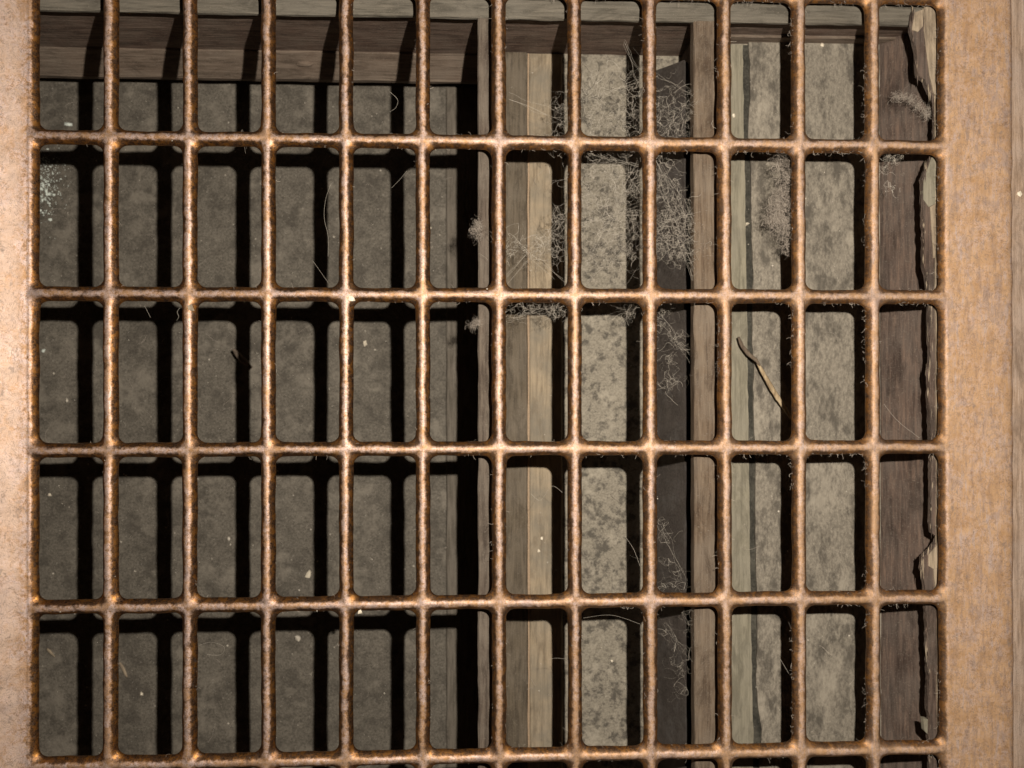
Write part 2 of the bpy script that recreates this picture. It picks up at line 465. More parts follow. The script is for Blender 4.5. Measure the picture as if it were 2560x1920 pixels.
tag(sb, 'splintered board with jagged broken edge along the right frame', 'board')
zs = -5.4
e2 = []
for (a, b) in zip(edge[:-1], edge[1:]):
    e2.append(a)
    L = math.hypot(a[0] - b[0], a[1] - b[1])
    for k in range(1, int(L // 9)):
        t = k / (L // 9)
        e2.append((a[0] + (b[0] - a[0]) * t + rnd.uniform(-1.6, 1.6), a[1] + (b[1] - a[1]) * t))
e2.append(edge[-1])
pts = [at(x + 1.5, y, zs)[:2] for x, y in e2]
pts = [(pts[0][0], Y_LEDGE + 1.0)] + pts + [(pts[-1][0], YB), (258, YB), (258, Y_LEDGE + 1.0)]
keep(extrude_poly('board_body', pts, -7.0, zs, M_wall), sb)
# bare broken faces
def sliver(pix, z0, zl, mat=M_pale):
    p = [at(x, y, zs + .3)[:2] for x, y in pix]
    cx = sum(a[0] for a in p) / len(p)
    o = extrude_poly('bare_splinter', p, zs - 1.2, zs + .35, mat, tilt=lambda q: zl * (q[0] - cx))
    return keep(o, sb)
Z3 = lambda zx, zy: (1700 + zx * Q, zy * Q)
Z6 = lambda zx, zy: (1700 + zx * Q, 640 + zy * Q)
Z9 = lambda zx, zy: (1700 + zx * Q, 1275 + zy * Q)
sliver([Z3(1575, 40), Z3(1660, 30), Z3(1660, 600), Z3(1632, 610), Z3(1604, 480), Z3(1586, 330), Z3(1570, 190)], 0, .12)
sliver([Z3(1510, 80), Z3(1565, 60), Z3(1560, 170), Z3(1530, 205), Z3(1492, 190)], 0, .06)
sliver([Z3(1618, 1010), Z3(1662, 990), Z3(1662, 1300), Z3(1600, 1330), Z3(1566, 1280), Z3(1568, 1160)], 0, .10, M_greyplank)
sliver([Z3(1610, 1330), Z3(1660, 1300), Z3(1664, 1659), Z3(1630, 1659)], 0, .1)
sliver([Z9(1600, 290), Z9(1655, 220), Z9(1672, 520), Z9(1640, 520), Z9(1630, 380), Z9(1600, 360)], 0, .12)
sliver([Z9(1565, 1340), Z9(1592, 1345), Z9(1590, 1440), Z9(1572, 1420)], 0, .1, M_greyplank)
R_ = random.Random(71)
for mat, nm, cnt in ((M_wall, 'torn_fibres', 150), (M_pale, 'pale_torn_fibres', 70)):
    vs, fs = [], []
    for i in range(cnt):
        k = R_.randrange(len(e2) - 1)
        x, y = e2[k]
        L = R_.uniform(8, 55)
        w = R_.uniform(.6, 2.4)
        x += R_.uniform(-2.5, 7); y += R_.uniform(-10, 10)
        if x > 2346: continue
        z = zs + R_.uniform(-.5, .35)
        p = [at(x, y - L / 2, z), at(x + w, y - L * .1, z + .12), at(x + R_.uniform(-1.5, 1.5), y + L / 2, z), at(x - w, y + L * .05, z + .05)]
        q = at(x, y, z - .7)
        b = len(vs); vs += [*p, q]
        fs += [(b + 3, b + 2, b + 1, b), (b, b + 1, b + 4), (b + 1, b + 2, b + 4), (b + 2, b + 3, b + 4), (b + 3, b, b + 4)]
    keep(tag(mesh_obj(nm, vs, fs, mat), kind='stuff'), sb)
# thin pale lath edge that runs along the frame
lath = [Z3(1648, 30), Z3(1650, 640), Z3(1650, 1640), Z6(1652, 330), Z6(1655, 900), Z9(1660, 0), Z9(1662, 560), Z9(1664, 1100), Z9(1670, 1640)]
lp = [at(x, y, -4.9) for x, y in lath]
vs, fs = [], []
dense = []
for a, b in zip(lp[:-1], lp[1:]):
    for k in range(8):
        t = k / 8
        dense.append((a[0] + (b[0] - a[0]) * t, a[1] + (b[1] - a[1]) * t))
for i, (x, y) in enumerate(dense):
    w = .32 + .28 * noise.noise(Vector((0, y * .07, 3.3)))
    w = max(.10, w)
    j = .25 * noise.noise(Vector((0, y * .15, 7.3)))
    vs += [(x - w + j, y, -5.8), (x - w + j, y, -4.9), (x + w + j, y, -4.6), (x + w + j + .2, y, -5.8)]
for i in range(len(dense) - 1):
    for j in range(4):
        k = (j + 1) % 4
        fs.append((i * 4 + j, i * 4 + k, i * 4 + 4 + k, i * 4 + 4 + j))
lo = mesh_obj('pale_lath', vs, fs, M_pale)
keep(lo, sb)

# outer walls that close the shaft under the frame, out of the picture
tag(board('shaft_wall', -70, -58, YB, Y_HEAD, -69, -7.6, M_wall, seg=40, seed=71), kind='structure')
tag(board('shaft_wall', -64, 262, YB - 16, YB, -69, -7.6, M_header, axis='x', seg=40, seed=72), kind='structure')

# ------------------------------------------------------------------ the grate: one casting, its bars and frame as parts
A, B = PX / 2, PY / 2
PROF = [(0, 0), (.22, -.02), (.46, -.08), (.72, -.21), (.98, -.42), (1.22, -.70), (1.46, -1.02), (1.68, -1.36), (1.84, -1.75), (1.88, -2.1), (1.74, -2.5), (1.4, -3.0), (.8, -3.3), (0.0, -3.4)]
R0 = 4.15
NXS, NYS, NCOR = 16, 42, 10
def ring(u):
    f = min(1.0, u / 1.84)
    p = 2.0 / max(f, 1e-3) ** 1.1
    pts, owner = [], []
    def corner(sx, sy, flip):
        lst = []
        for k in range(NCOR + 1):
            th = (math.pi / 2) * k / NCOR
            c, s_ = math.cos(th), math.sin(th)
            nn = max(c, s_) if p > 60 else (c ** p + s_ ** p) ** (1 / p)
            lst.append((sx * (A - R0 + (R0 - u) * c / nn), sy * (B - R0 + (R0 - u) * s_ / nn)))
        return lst[::-1] if flip else lst
    out = []
    c1 = corner(1, 1, False); c2 = corner(-1, 1, True); c3 = corner(-1, -1, False); c4 = corner(1, -1, True)
    def straight(a, b, n): return [(a[0] + (b[0] - a[0]) * k / n, a[1] + (b[1] - a[1]) * k / n) for k in range(1, n)]
    h = NCOR // 2
    seq = c1 + straight(c1[-1], c2[0], NXS) + c2 + straight(c2[-1], c3[0], NYS) + c3 + straight(c3[-1], c4[0], NXS) + c4 + straight(c4[-1], c1[0], NYS)
    # which side of the opening each segment belongs to
    n1 = NCOR + 1 + NXS - 1; n2 = n1 + NCOR + 1 + NYS - 1; n3 = n2 + NCOR + 1 + NXS - 1
    N = len(seq)
    own = []
    for i in range(N):
        if i < h: own.append('R')
        elif i < n1 + h: own.append('T')
        elif i < n2 + h: own.append('L')
        elif i < n3 + h: own.append('B')
        else: own.append('R')
    return seq, own

rings = [ring(u) for u, z in PROF[:-1]]
rings.append((rings[0][0], rings[0][1]))
NP = len(rings[0][0])
gverts, gfaces, gpart, gidx = [], [], [], {}
def gv(x, y, z):
    k = (round(x * 200), round(y * 200), round(z * 200))
    if k not in gidx:
        gidx[k] = len(gverts)
        gverts.append((x, y, z))
    return gidx[k]
for c in range(NC):
    for r in range(NR):
        cx, cy = (c + .5) * PX, -(r + .5) * PY
        ids = []
        for (seq, own), (u, z) in zip(rings, PROF):
            ids.append([gv(cx + x, cy + y, z) for x, y in seq])
        for k in range(len(ids) - 1):
            for i in range(NP):
                j = (i + 1) % NP
                o = rings[0][1][i]
                if o == 'L': part = ('v', c)
                elif o == 'R': part = ('v', c + 1)
                elif o == 'T': part = ('h', r)
                else: part = ('h', r + 1)
                if part in (('v', 0), ('v', NC), ('h', 0), ('h', NR)): part = ('f', 0)
                q = (ids[k][i], ids[k][j], ids[k + 1][j], ids[k + 1][i])
                if len(set(q)) == 4:
                    gfaces.append(q); gpart.append(part)
# frame: rails that carry the border of the openings outwards
FW = 17.6
FP = [(0, 0), (.35, .05), (.8, .13), (1.5, .24), (2.4, .40), (4, .74), (5.5, 1.06), (7, 1.36), (8.5, 1.65), (10, 1.92), (11.5, 2.18), (13, 2.4), (14.6, 2.5), (15.8, 2.35), (16.5, 1.7), (17.1, .6), (FW, -1.2), (FW - .1, -3.0)]
KL, KR = 2.5, .42                            # left rail tilted up steeper to brighten it in the flash, right one flattened
def lift(z, k): return z * k if z > 0 else z
xs = sorted({round(gverts[i][0], 4) for i in range(len(gverts)) if abs(gverts[i][1]) < 1e-6 and gverts[i][2] == 0})
ys = sorted({round(gverts[i][1], 4) for i in range(len(gverts)) if abs(gverts[i][0]) < 1e-6 and gverts[i][2] == 0})
XE, YE = NC * PX, -NR * PY
def fz(w):
    for (w0, z0), (w1, z1) in zip(FP[:-1], FP[1:]):
        if w0 <= w <= w1: return z0 + (z1 - z0) * (w - w0) / max(w1 - w0, 1e-6)
    return FP[-1][1]
def railquad(fn, us, n):
    for a, b in zip(us[:-1], us[1:]):
        for k in range(n - 1):
            q = (gv(*fn(b, k)), gv(*fn(b, k + 1)), gv(*fn(a, k + 1)), gv(*fn(a, k)))
            if len(set(q)) >= 3:
                gfaces.append(q); gpart.append(('f', 0))
nfp = len(FP)
def mitre(k): return FP[k][0]
# each rail runs between mitred corners: extra corner samples follow the profile
railquad(lambda t, k: (-FP[k][0], t, lift(FP[k][1], KL)), ys, nfp)
railquad(lambda t, k: (XE + FP[k][0], t, lift(FP[k][1], KR)), ys[::-1], nfp)
railquad(lambda t, k: (t, FP[k][0], FP[k][1]), xs, nfp)
railquad(lambda t, k: (t, YE - FP[k][0], FP[k][1]), xs[::-1], nfp)
for sx, x0 in ((-1, 0), (1, XE)):
    for sy, y0 in ((1, 0), (-1, YE)):
        for i in range(nfp - 1):
            for j in range(nfp - 1):
                kx = KL if sx < 0 else KR
                def cv(i, j): return gv(x0 + sx * FP[i][0], y0 + sy * FP[j][0], lift(FP[i][1], kx) if i >= j else FP[j][1]) if (i and j) else (gv(x0, y0 + sy * FP[j][0], FP[j][1]) if not i else gv(x0 + sx * FP[i][0], y0, lift(FP[i][1], kx)))
                q = [cv(i, j), cv(i + 1, j), cv(i + 1, j + 1), cv(i, j + 1)]
                if sx * sy < 0: q = q[::-1]
                if len(set(q)) == 4:
                    gfaces.append(tuple(q)); gpart.append(('f', 0))

V = np.array(gverts)
# cast unevenness
for i, (x, y, z) in enumerate(gverts):
    a = noise.noise_vector(Vector((x * .16, y * .16, z * .16)))
    b = noise.noise_vector(Vector((x * .55, y * .55, z * .55 + 7)))
    c = noise.noise_vector(Vector((x * 1.6, y * 1.6, z * 1.6 + 3)))
    V[i, 0] += -.55 * min(1, max(0, (80 - x) / 80)) + .4 * min(1, max(0, (x - 150) / 80)) + a.x * .22 + b.x * .06 + c.x * .022
    V[i, 1] += a.y * .22 + b.y * .06 + c.y * .022
    V[i, 2] += a.z * .12 + b.z * .05 + c.z * .02
F = [f for f in gfaces]
nrm = np.zeros_like(V)
for f in F:
    a, b, c = V[f[0]], V[f[1]], V[f[2]]
    d = V[f[-1]]
    n = np.cross(c - a, d - b)
    for i in f: nrm[i] += n
l = np.linalg.norm(nrm, axis=1); l[l == 0] = 1
nrm /= l[:, None]

grate = empty('floor_grate', (120, -121, -5))
tag(grate, 'worn bronze-painted cast metal floor grate filling the picture', 'grate')
groups = {}
for f, p in zip(F, gpart): groups.setdefault(p, []).append(f)
for p in sorted(groups):
    used = sorted({i for f in groups[p] for i in f})
    m = {g: k for k, g in enumerate(used)}
    name = {'v': 'vertical_bar', 'h': 'cross_bar', 'f': 'frame'}[p[0]]
    me = bpy.data.meshes.new(name)
    me.from_pydata([tuple(V[i] * MM) for i in used], [], [tuple(m[i] for i in f) for f in groups[p]])
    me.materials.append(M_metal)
    me.polygons.foreach_set('use_smooth', [True] * len(me.polygons))
    me.update()
    me.normals_split_custom_set_from_vertices([tuple(nrm[i]) for i in used])
    keep(link(bpy.data.objects.new(name, me)), grate)

# room floor round the frame
ZF = -2.4
ro = []
def slab(x0, x1, y0, y1):
    b = len(ro_v)
    for z in (-7.2, ZF):
        ro_v.extend([(x0, y0, z), (x1, y0, z), (x1, y1, z), (x0, y1, z)])
    for q in ((3, 2, 1, 0), (4, 5, 6, 7), (0, 1, 5, 4), (1, 2, 6, 5), (2, 3, 7, 6), (3, 0, 4, 7)):
        ro_f.append(tuple(b + i for i in q))
ro_v, ro_f = [], []
slab(244, 330, -300, 60); slab(-110, -4, -300, 60); slab(-4, 244, 4, 60); slab(-4, 244, -300, YE - 4)
tag(mesh_obj('floor', ro_v, ro_f, M_room), kind='structure')

# ------------------------------------------------------------------ fibres, cobwebs, crumbs
def tube(verts, faces, pts, r, taper=False, sides=3):
    b = len(verts); n = len(pts)
    for i, p in enumerate(pts):
        a = pts[max(0, i - 1)]; c = pts[min(n - 1, i + 1)]
        t = Vector((c[0] - a[0], c[1] - a[1], c[2] - a[2]))
        if t.length < 1e-9: t = Vector((1, 0, 0))
        t.normalize()
        u = t.cross(Vector((0.31, .2, 1)))
        if u.length < 1e-6: u = Vector((1, 0, 0))
        u.normalize(); w = t.cross(u)
        rr = r * (1 - .75 * i / (n - 1)) if taper else r
        for k in range(sides):
            th = 2 * math.pi * k / sides
            d = (u * math.cos(th) + w * math.sin(th)) * rr
            verts.append((p[0] + d.x, p[1] + d.y, p[2] + d.z))
    for i in range(n - 1):
        for k in range(sides):
            k2 = (k + 1) % sides
            faces.append((b + i * sides + k, b + i * sides + k2, b + (i + 1) * sides + k2, b + (i + 1) * sides + k))

def curly(p, length, seg, curl, r_, flat=.5):
    d = Vector((r_.gauss(0, 1), r_.gauss(0, 1), r_.gauss(0, flat))).normalized()
    ax = Vector((r_.gauss(0, .4), r_.gauss(0, .4), 1)).normalized()
    st = length / seg
    k = r_.gauss(0, curl)
    out = [tuple(p)]; q = Vector(p)
    for i in range(seg):
        k += r_.gauss(0, curl * .5); k *= .9
        d = (Matrix.Rotation(k, 3, ax) @ d)
        d.z += r_.gauss(0, .08)
        d.normalize()
        q = q + d * st
        out.append(tuple(q))
    return out

def cobweb(name, label, pix, z, spread, n, length=(2, 7), r=.035, curl=.35, seed=1, group='cobwebs hanging in the openings', dz=2.5, stretch=None, cat='cobweb', mat=None):
    """a tangle of threads gathered round a chain of points"""
    R_ = random.Random(seed)
    vs, fs = [], []
    nodes = [at(x, y, z) for x, y in pix]
    if cat == 'cobweb':                                   # a net of short sagging threads between caught points
        P = []
        for i in range(int(n * 1.25)):
            c = R_.choice(nodes)
            P.append((c[0] + R_.gauss(0, spread * .8), c[1] + R_.gauss(0, spread * .8), c[2] + R_.gauss(0, dz * .5)))
        A_ = np.array(P)
        for i in range(len(P)):
            d = np.linalg.norm((A_ - A_[i]) * (1, 1, .5), axis=1)
            for k in np.argsort(d)[1:R_.choice((3, 4, 4, 5))]:
                if d[k] > 6: continue
                bow = [R_.gauss(0, .18) * d[k] for _ in range(3)]
                pp = [tuple(P[i][m] + (P[k][m] - P[i][m]) * t / 5 + math.sin(math.pi * t / 5) * bow[m] for m in range(3)) for t in range(6)]
                tube(vs, fs, pp, r * R_.choice((.3, .4, .5, .6, .9)))
    for i in range(int(n * (1.1 if cat == 'cobweb' else 4.2))):
        c = R_.choice(nodes)
        p = (c[0] + R_.gauss(0, spread), c[1] + R_.gauss(0, spread), c[2] + R_.gauss(0, dz))
        L = R_.uniform(*length)
        tube(vs, fs, curly(p, L, max(7, int(L * 3)), curl * 1.1, R_, .3), r * R_.choice((.26, .32, .36, .42, .55, .95)))
    if stretch:
        for a, b, k in stretch:
            for i in range(k):
                p0 = at(a[0] + R_.gauss(0, 6), a[1] + R_.gauss(0, 6), z + R_.gauss(0, 1))
                p1 = at(b[0] + R_.gauss(0, 9), b[1] + R_.gauss(0, 9), z + R_.gauss(0, 1))
                pp = []; wob_ = [R_.gauss(0, .45) for _ in range(3)] + [R_.uniform(0, 6)]
                for t in range(13):
                    f = t / 12
                    s_ = math.sin(math.pi * f)
                    pp.append(tuple(p0[m] + (p1[m] - p0[m]) * f + s_ * (wob_[m] * math.sin(f * 9 + wob_[3]) + R_.gauss(0, .10)) for m in range(3)))
                tube(vs, fs, pp, r * .5)
    o = mesh_obj(name, vs, fs, mat or M_web)
    return tag(o, label, cat, group)

def zz(k, lst):
    ox, oy = {1: (0, 0), 2: (850, 0), 3: (1700, 0), 4: (0, 640), 5: (850, 640), 6: (1700, 640), 7: (0, 1275), 8: (850, 1275), 9: (1700, 1275)}[k]
    return [(ox + a * Q, oy + b * Q) for a, b in lst]

cobweb('cobweb', 'dense grey cobweb filling the opening between the two dividers, second row', zz(2, [(1620, 1020), (1700, 1100), (1760, 1180), (1640, 1250), (1730, 1330), (1800, 1250), (1600, 1400), (1700, 1480), (1800, 1450), (1860, 1200), (1880, 1400), (1650, 1600), (1760, 1620), (1860, 1560)]), -9, 4.4, 520, (2, 6), .03, .33, 11, dz=3,
       stretch=[((1455, 375), (1600, 420), 5), ((1610, 380), (1480, 640), 6), ((1456, 560), (1612, 520), 6), ((1470, 700), (1600, 560), 5)])
cobweb('cobweb', 'fan of cobweb against the dark paper, second row', zz(2, [(2060, 1100), (2080, 1220), (2110, 1320), (2150, 1400), (2080, 1450), (2190, 1450), (2120, 1560), (2180, 1600), (2060, 1600), (2220, 1540)]), -8, 3.2, 330, (2, 6), .031, .3, 12,
       stretch=[((1640, 400), (1735, 560), 6), ((1640, 450), (1735, 690), 5), ((1640, 560), (1740, 530), 4)])
cobweb('cobweb', 'thin cobweb low in the opening over the brown plank, second row', zz(2, [(1120, 1580), (1200, 1560), (1300, 1590), (1380, 1500), (1420, 1420), (1100, 1640), (1250, 1640), (1400, 1620)]), -7, 2.2, 120, (2, 6), .032, .35, 13,
       stretch=[((1270, 700), (1415, 540), 5), ((1290, 600), (1400, 700), 3)])
cobweb('cobweb', 'wispy cobweb over the mottled floor in the top row', zz(2, [(1600, 620), (1700, 660), (1780, 600), (1860, 560), (1880, 700), (1800, 780), (1620, 780), (1420, 720), (1380, 820), (1880, 800)]), -7, 3.2, 190, (2, 7), .03, .35, 14,
       stretch=[((1455, 250), (1605, 200), 3), ((1275, 245), (1410, 290), 2), ((1560, 100), (1610, 230), 4)])
cobweb('cobweb', 'few cobweb threads over the dark paper in the top row', zz(2, [(2080, 600), (2130, 700), (2190, 780), (2100, 820), (2060, 760), (2210, 700)]), -7, 2.6, 90, (2, 7), .03, .3, 15,
       stretch=[((1640, 180), (1735, 250), 2), ((1650, 330), (1740, 240), 3)])
cobweb('lint_clump', 'fluffy lint clump hanging off a bar above the grey plank', zz(3, [(640, 1060), (680, 1130), (660, 1220), (620, 1290), (640, 1340), (580, 1400), (620, 1420), (660, 1450), (690, 1500), (700, 1580), (690, 1300), (650, 1400)]), -6, .95, 330, (1.2, 4), .045, .5, 16, 'lint clumps', dz=1.6, cat='lint', mat=M_lint)
cobweb('lint_clump', 'lint curl on the dark side board below the splintered edge', zz(3, [(1390, 625), (1440, 618), (1490, 640), (1530, 680), (1570, 720), (1600, 700), (1590, 740)]), -10, .55, 140, (.8, 2.5), .035, .5, 17, 'lint clumps', dz=.5, cat='lint', mat=M_lint)
cobweb('cobweb', 'tuft of cobweb under the cross bar over the brown plank, third row', zz(5, [(1130, 360), (1200, 340), (1270, 330), (1340, 350), (1400, 370), (1420, 345)]), -6, 1.3, 70, (2, 5), .035, .35, 18,
       stretch=[((1275, 800), (1410, 765), 4)])
cobweb('cobweb', 'short slanting threads over the mottled floor, third row', [(1572, 785)], -6, .9, 26, (3, 6), .03, .3, 28, dz=.8)
cobweb('cobweb', 'hanging lint film over the dark paper, third row', zz(5, [(2080, 380), (2100, 450), (2150, 520), (2120, 660), (2130, 760), (2110, 830), (2170, 600)]), -14, 1.8, 60, (2, 6), .03, .4, 19, stretch=[((1650, 790), (1735, 900), 3)])
cobweb('cobweb', 'loose threads over the dark paper, fourth row', zz(8, [(2060, 100), (2100, 200), (2090, 330), (2150, 420), (2190, 470), (2080, 480)]), -10, 1.6, 24, (2, 6), .026, .35, 20,
       stretch=[((1650, 1310), (1700, 1450), 3)])
cobweb('cobweb', 'loose threads over the dark paper, fifth row', zz(8, [(2080, 780), (2140, 900), (2160, 990), (2190, 1040), (2200, 1180), (2120, 800)]) + zz(9, [(50, 700), (80, 800), (90, 930)]), -10, 1.6, 30, (2, 6), .026, .35, 21,
       stretch=[((1660, 1560), (1735, 1640), 3)])
cobweb('cobweb', 'few threads beside the right edge of the opening, second row', zz(3, [(1340, 1010), (1370, 1040), (1310, 1090), (1400, 1000), (1330, 1200)]), -5, 1.2, 50, (1.5, 4), .035, .4, 22)
cobweb('lint_clump', 'tiny lint tuft on the left edge of the narrow divider, second row', zz(2, [(880, 1430), (865, 1480), (880, 1520), (890, 1460)]), -7, .55, 70, (.8, 2.2), .035, .5, 23, 'lint clumps', dz=.6, cat='lint', mat=M_lint)
cobweb('lint_clump', 'tiny lint tuft on the left edge of the narrow divider, third row', zz(5, [(850, 445), (875, 440), (890, 420)]), -7, .4, 36, (.8, 2.2), .035, .5, 24, 'lint clumps', dz=.6, cat='lint', mat=M_lint)

# single hairs
def hair(label, pts, z, r=.03, seed=0):
    R_ = random.Random(seed)
    P = [Vector(at(x, y, z + R_.uniform(-.6, .6))) for x, y in pts]
    out = []
    for i in range(len(P) - 1):
        p0, p1, p2, p3 = P[max(0, i - 1)], P[i], P[i + 1], P[min(len(P) - 1, i + 2)]
        for k in range(10):
            t = k / 10
            out.append(tuple(.5 * ((2 * p1) + (p2 - p0) * t + (2 * p0 - 5 * p1 + 4 * p2 - p3) * t * t + (3 * p1 - p0 - 3 * p2 + p3) * t ** 3)))
    out.append(tuple(P[-1]))
    vs, fs = [], []
    tube(vs, fs, out, r)
    tag(mesh_obj('hair', vs, fs, M_web), label, 'hair', 'single hairs and threads')
hair('long hair looping down over the deep floor in second row, fourth opening', zz(1, [(2130, 1180), (2095, 1280), (2085, 1400), (2110, 1520), (2110, 1650)]) , -8, .03, 1)
hair('hair arc in the top row beside the narrow divider', zz(2, [(320, 590), (370, 640), (360, 690), (320, 720)]), -9, .03, 2)
hair('diagonal thread above the deep floor in the second row', zz(2, [(430, 1100), (380, 1160), (330, 1210)]), -8, .03, 3)
hair('fine thread across the pale plank in the top row', zz(2, [(1090, 640), (1180, 670), (1250, 700), (1330, 740)]), -9, .03, 4)
hair('straight thread over dark shadow beside the grey plank, bottom row', zz(9, [(640, 950), (675, 1010), (712, 1070)]), -8, .03, 5)
hair('thin thread beside the shaded pale plank, fifth row', zz(8, [(1340, 960), (1390, 952), (1450, 958)]), -8, .03, 6)
hair('thread across the pale plank, fourth row', zz(5, [(1230, 1530), (1290, 1570), (1360, 1480), (1430, 1520)]), -8, .03, 7)
hair('long diagonal thread on the dark side board, third row', zz(6, [(1310, 950), (1400, 1060), (1540, 1170)]), -10, .03, 8)
hair('short crossing thread in the fourth opening of the second row', zz(4, [(2010, 30), (2060, 100), (2110, 170)]), -8, .025, 9)
hair('thread hanging in the third opening of the bottom row', zz(7, [(1280, 870), (1360, 850), (1440, 880), (1420, 930), (1330, 930)]), -8, .025, 10)
hair('thread under the cross bar in the second opening, third row', zz(4, [(930, 320), (950, 360), (968, 395)]), -6, .03, 11)
hair('curled white hair beside the bar in the second opening, third row', zz(4, [(1160, 330), (1140, 360), (1150, 390), (1135, 415)]), -5, .04, 12)
hair('crossing thread over the mottled floor, top row', zz(2, [(1640, 540), (1690, 500), (1720, 400), (1710, 350)]), -18, .06, 13)

hair('slanting thread in the shadow over the mottled floor, fourth row', [(1562, 1340), (1585, 1375), (1602, 1422)], -8, .028, 14)
hair('sagging thread under the fourth cross bar over the mottled floor', [(1458, 1545), (1530, 1538), (1605, 1562)], -7, .028, 15)
# fuzz that clings to the bars, too fine to count
R_ = random.Random(5)
vs, fs = [], []
for i in range(9000):
    c = R_.randrange(NC); r = R_.randrange(NR)
    x = min(.999, R_.betavariate(2.8, 1.0)) * XE
    side = R_.random()
    if side < .5:      # along a vertical bar
        bx = round(x / PX) * PX
        if not 0 < bx <= XE: continue
        s_ = R_.choice((-1, 1))
        p = (bx + s_ * R_.uniform(1.35, 1.7), R_.uniform(YE, 0), R_.uniform(-2.8, -1.1))
    else:
        by = -R_.randrange(0, NR + 1) * PY
        s_ = R_.choice((-1, 1, -1))
        p = (x, by + s_ * R_.uniform(1.35, 1.7), R_.uniform(-2.8, -1.1))
    if noise.noise(Vector((p[0] * .06, p[1] * .06, 2))) < -.05: continue
    tube(vs, fs, curly(p, R_.uniform(.4, 1.9), 6, .5, R_), .03 * R_.uniform(.6, 1.4))
tag(mesh_obj('lint_fuzz', vs, fs, M_lint), 'short grey lint fuzz clinging to the edges of the bars', 'lint', kind='stuff')

# dust crumbs scattered over the floors and the metal
def crumbs(name, label, n, sampler, size, mat, seed):
    R_ = random.Random(seed)
    vs, fs = [], []
    for i in range(n):
        x, y, z = sampler(R_)
        s_ = size * R_.paretovariate(2.6)
        s_ = min(s_, size * 4)
        b = len(vs)
        for d in ((1, 0, 0), (-1, 0, 0), (0, 1, 0), (0, -1, 0), (0, 0, 1), (0, 0, -1)):
            k = s_ * R_.uniform(.5, 1.2)
            vs.append((x + d[0] * k, y + d[1] * k, z + d[2] * k * .7))
        for q in ((0, 2, 4), (2, 1, 4), (1, 3, 4), (3, 0, 4), (2, 0, 5), (1, 2, 5), (3, 1, 5), (0, 3, 5)):
            fs.append(tuple(b + m for m in q))
    tag(mesh_obj(name, vs, fs, mat), label, 'grit', kind='stuff')
crumbs('floor_grit', 'fine pale grit scattered over the deep floor at the left', 1300, lambda R_: (R_.uniform(-38, XD1 - 2), R_.uniform(-250, 0), Z_DEEP + .35), .10, M_grit, 31)
crumbs('floor_grit', 'fine pale grit scattered over the middle and right floors', 480, lambda R_: ((lambda x: (x, R_.uniform(-250, 0), (Z_MID + 1.3 if x < XD2 else Z_RIGHT + 1.5)))(R_.uniform(XD1 + 6, 236))), .09, M_grit, 32)
def on_metal(R_):
    k = R_.random()
    if k < .4: return (XE + R_.uniform(1, 14), R_.uniform(YE, 0), .05)
    if k < .55: return (-R_.uniform(0, 9), R_.uniform(YE, 0), .05)
    if k < .78: return (R_.randrange(1, NC) * PX + R_.gauss(0, .9), R_.uniform(YE, 0), -.25)
    return (R_.uniform(0, XE), -R_.randrange(1, NR) * PY + R_.gauss(0, .9), -.25)
crumbs('grate_grit', 'specks of pale dust lying on the bars and frame', 620, on_metal, .06, M_grit, 33)

R_ = random.Random(55)
vs, fs = [], []
for i in range(420):
    x = R_.uniform(-36, 232)
    z = Z_DEEP + .6 if x < XD1 else (Z_MID + 1.6 if x < XD2 else Z_RIGHT + 1.6)
    tube(vs, fs, curly((x, R_.uniform(-245, -5), z), R_.uniform(1.5, 8), 9, .22, R_, .02), R_.uniform(.015, .05))
tag(mesh_obj('floor_fibres', vs, fs, M_lint), 'short loose fibres scattered over the duct floors', 'fibres', kind='stuff')
GR = 'larger pale grains'
def grain(label, q, z, r, mat=M_white, seed=1, squash=.75):
    c = at(q[0][0], q[0][1], z)
    rr = r * .82
    tag(blob('grain', c, (rr, rr * 1.1, rr * squash), mat, sub=1, seed=seed * 1.37, rough=.9, smooth=False), label, 'grain', GR)
grain('cream grain on the junction of the second cross bar and fourth bar', zz(5, [(75, 270)]), .05, 1.0, seed=1)
grain('cream grain below the fourth cross bar between fourth and fifth bars', zz(8, [(130, 655)]), -.8, .62, seed=2)
grain('white grain on the deep floor in the fourth opening, fourth row', zz(7, [(1985, 412)]), Z_DEEP + .8, 1.5, M_white, 3)
grain('white flake on the deep floor under the fourth cross bar', zz(7, [(1915, 822)]), Z_DEEP + .6, 1.3, M_grit, 4)
grain('oval white grain on the deep floor in the fifth opening, third row', zz(5, [(163, 562)]), Z_DEEP + .6, 1.0, M_white, 5)
grain('white grain on the deep floor at the second opening, bottom row', zz(7, [(908, 1185)]), Z_DEEP + .5, .75, M_white, 6)
grain('yellowish grain on the deep floor in the third opening, fourth row', zz(7, [(1470, 183)]), Z_DEEP + .5, .75, M_grit, 7)
grain('amber grain beside the first shadow in third row', zz(4, [(428, 928)]), Z_DEEP + .5, .65, M_grit, 8)
grain('green glass crumb on the deep floor at the left, third row', zz(4, [(278, 608)]), Z_DEEP + .5, .65, M_glass, 9)
grain('white grain on the deep floor in the first opening, fourth row', zz(4, [(320, 1535)]), Z_DEEP + .5, .7, M_white, 10)
grain('cream grain on the right floor in the top row', zz(3, [(915, 290)]), Z_RIGHT + 1.6, .75, M_white, 11)
grain('cream grain on the grey plank in the top row', zz(3, [(347, 742)]), zg + .3, .65, M_white, 12)
grain('white grain on the room floor beside the frame', zz(3, [(2180, 1250)]), ZF + .2, .85, M_white, 13)
grain('white grain on the right rail near the second cross bar', zz(6, [(2082, 918)]), .2, .65, M_white, 14)
grain('cream grain on the bar beside the third opening, third row', zz(4, [(1228, 335)]), .0, 1.0, M_pale, 15)
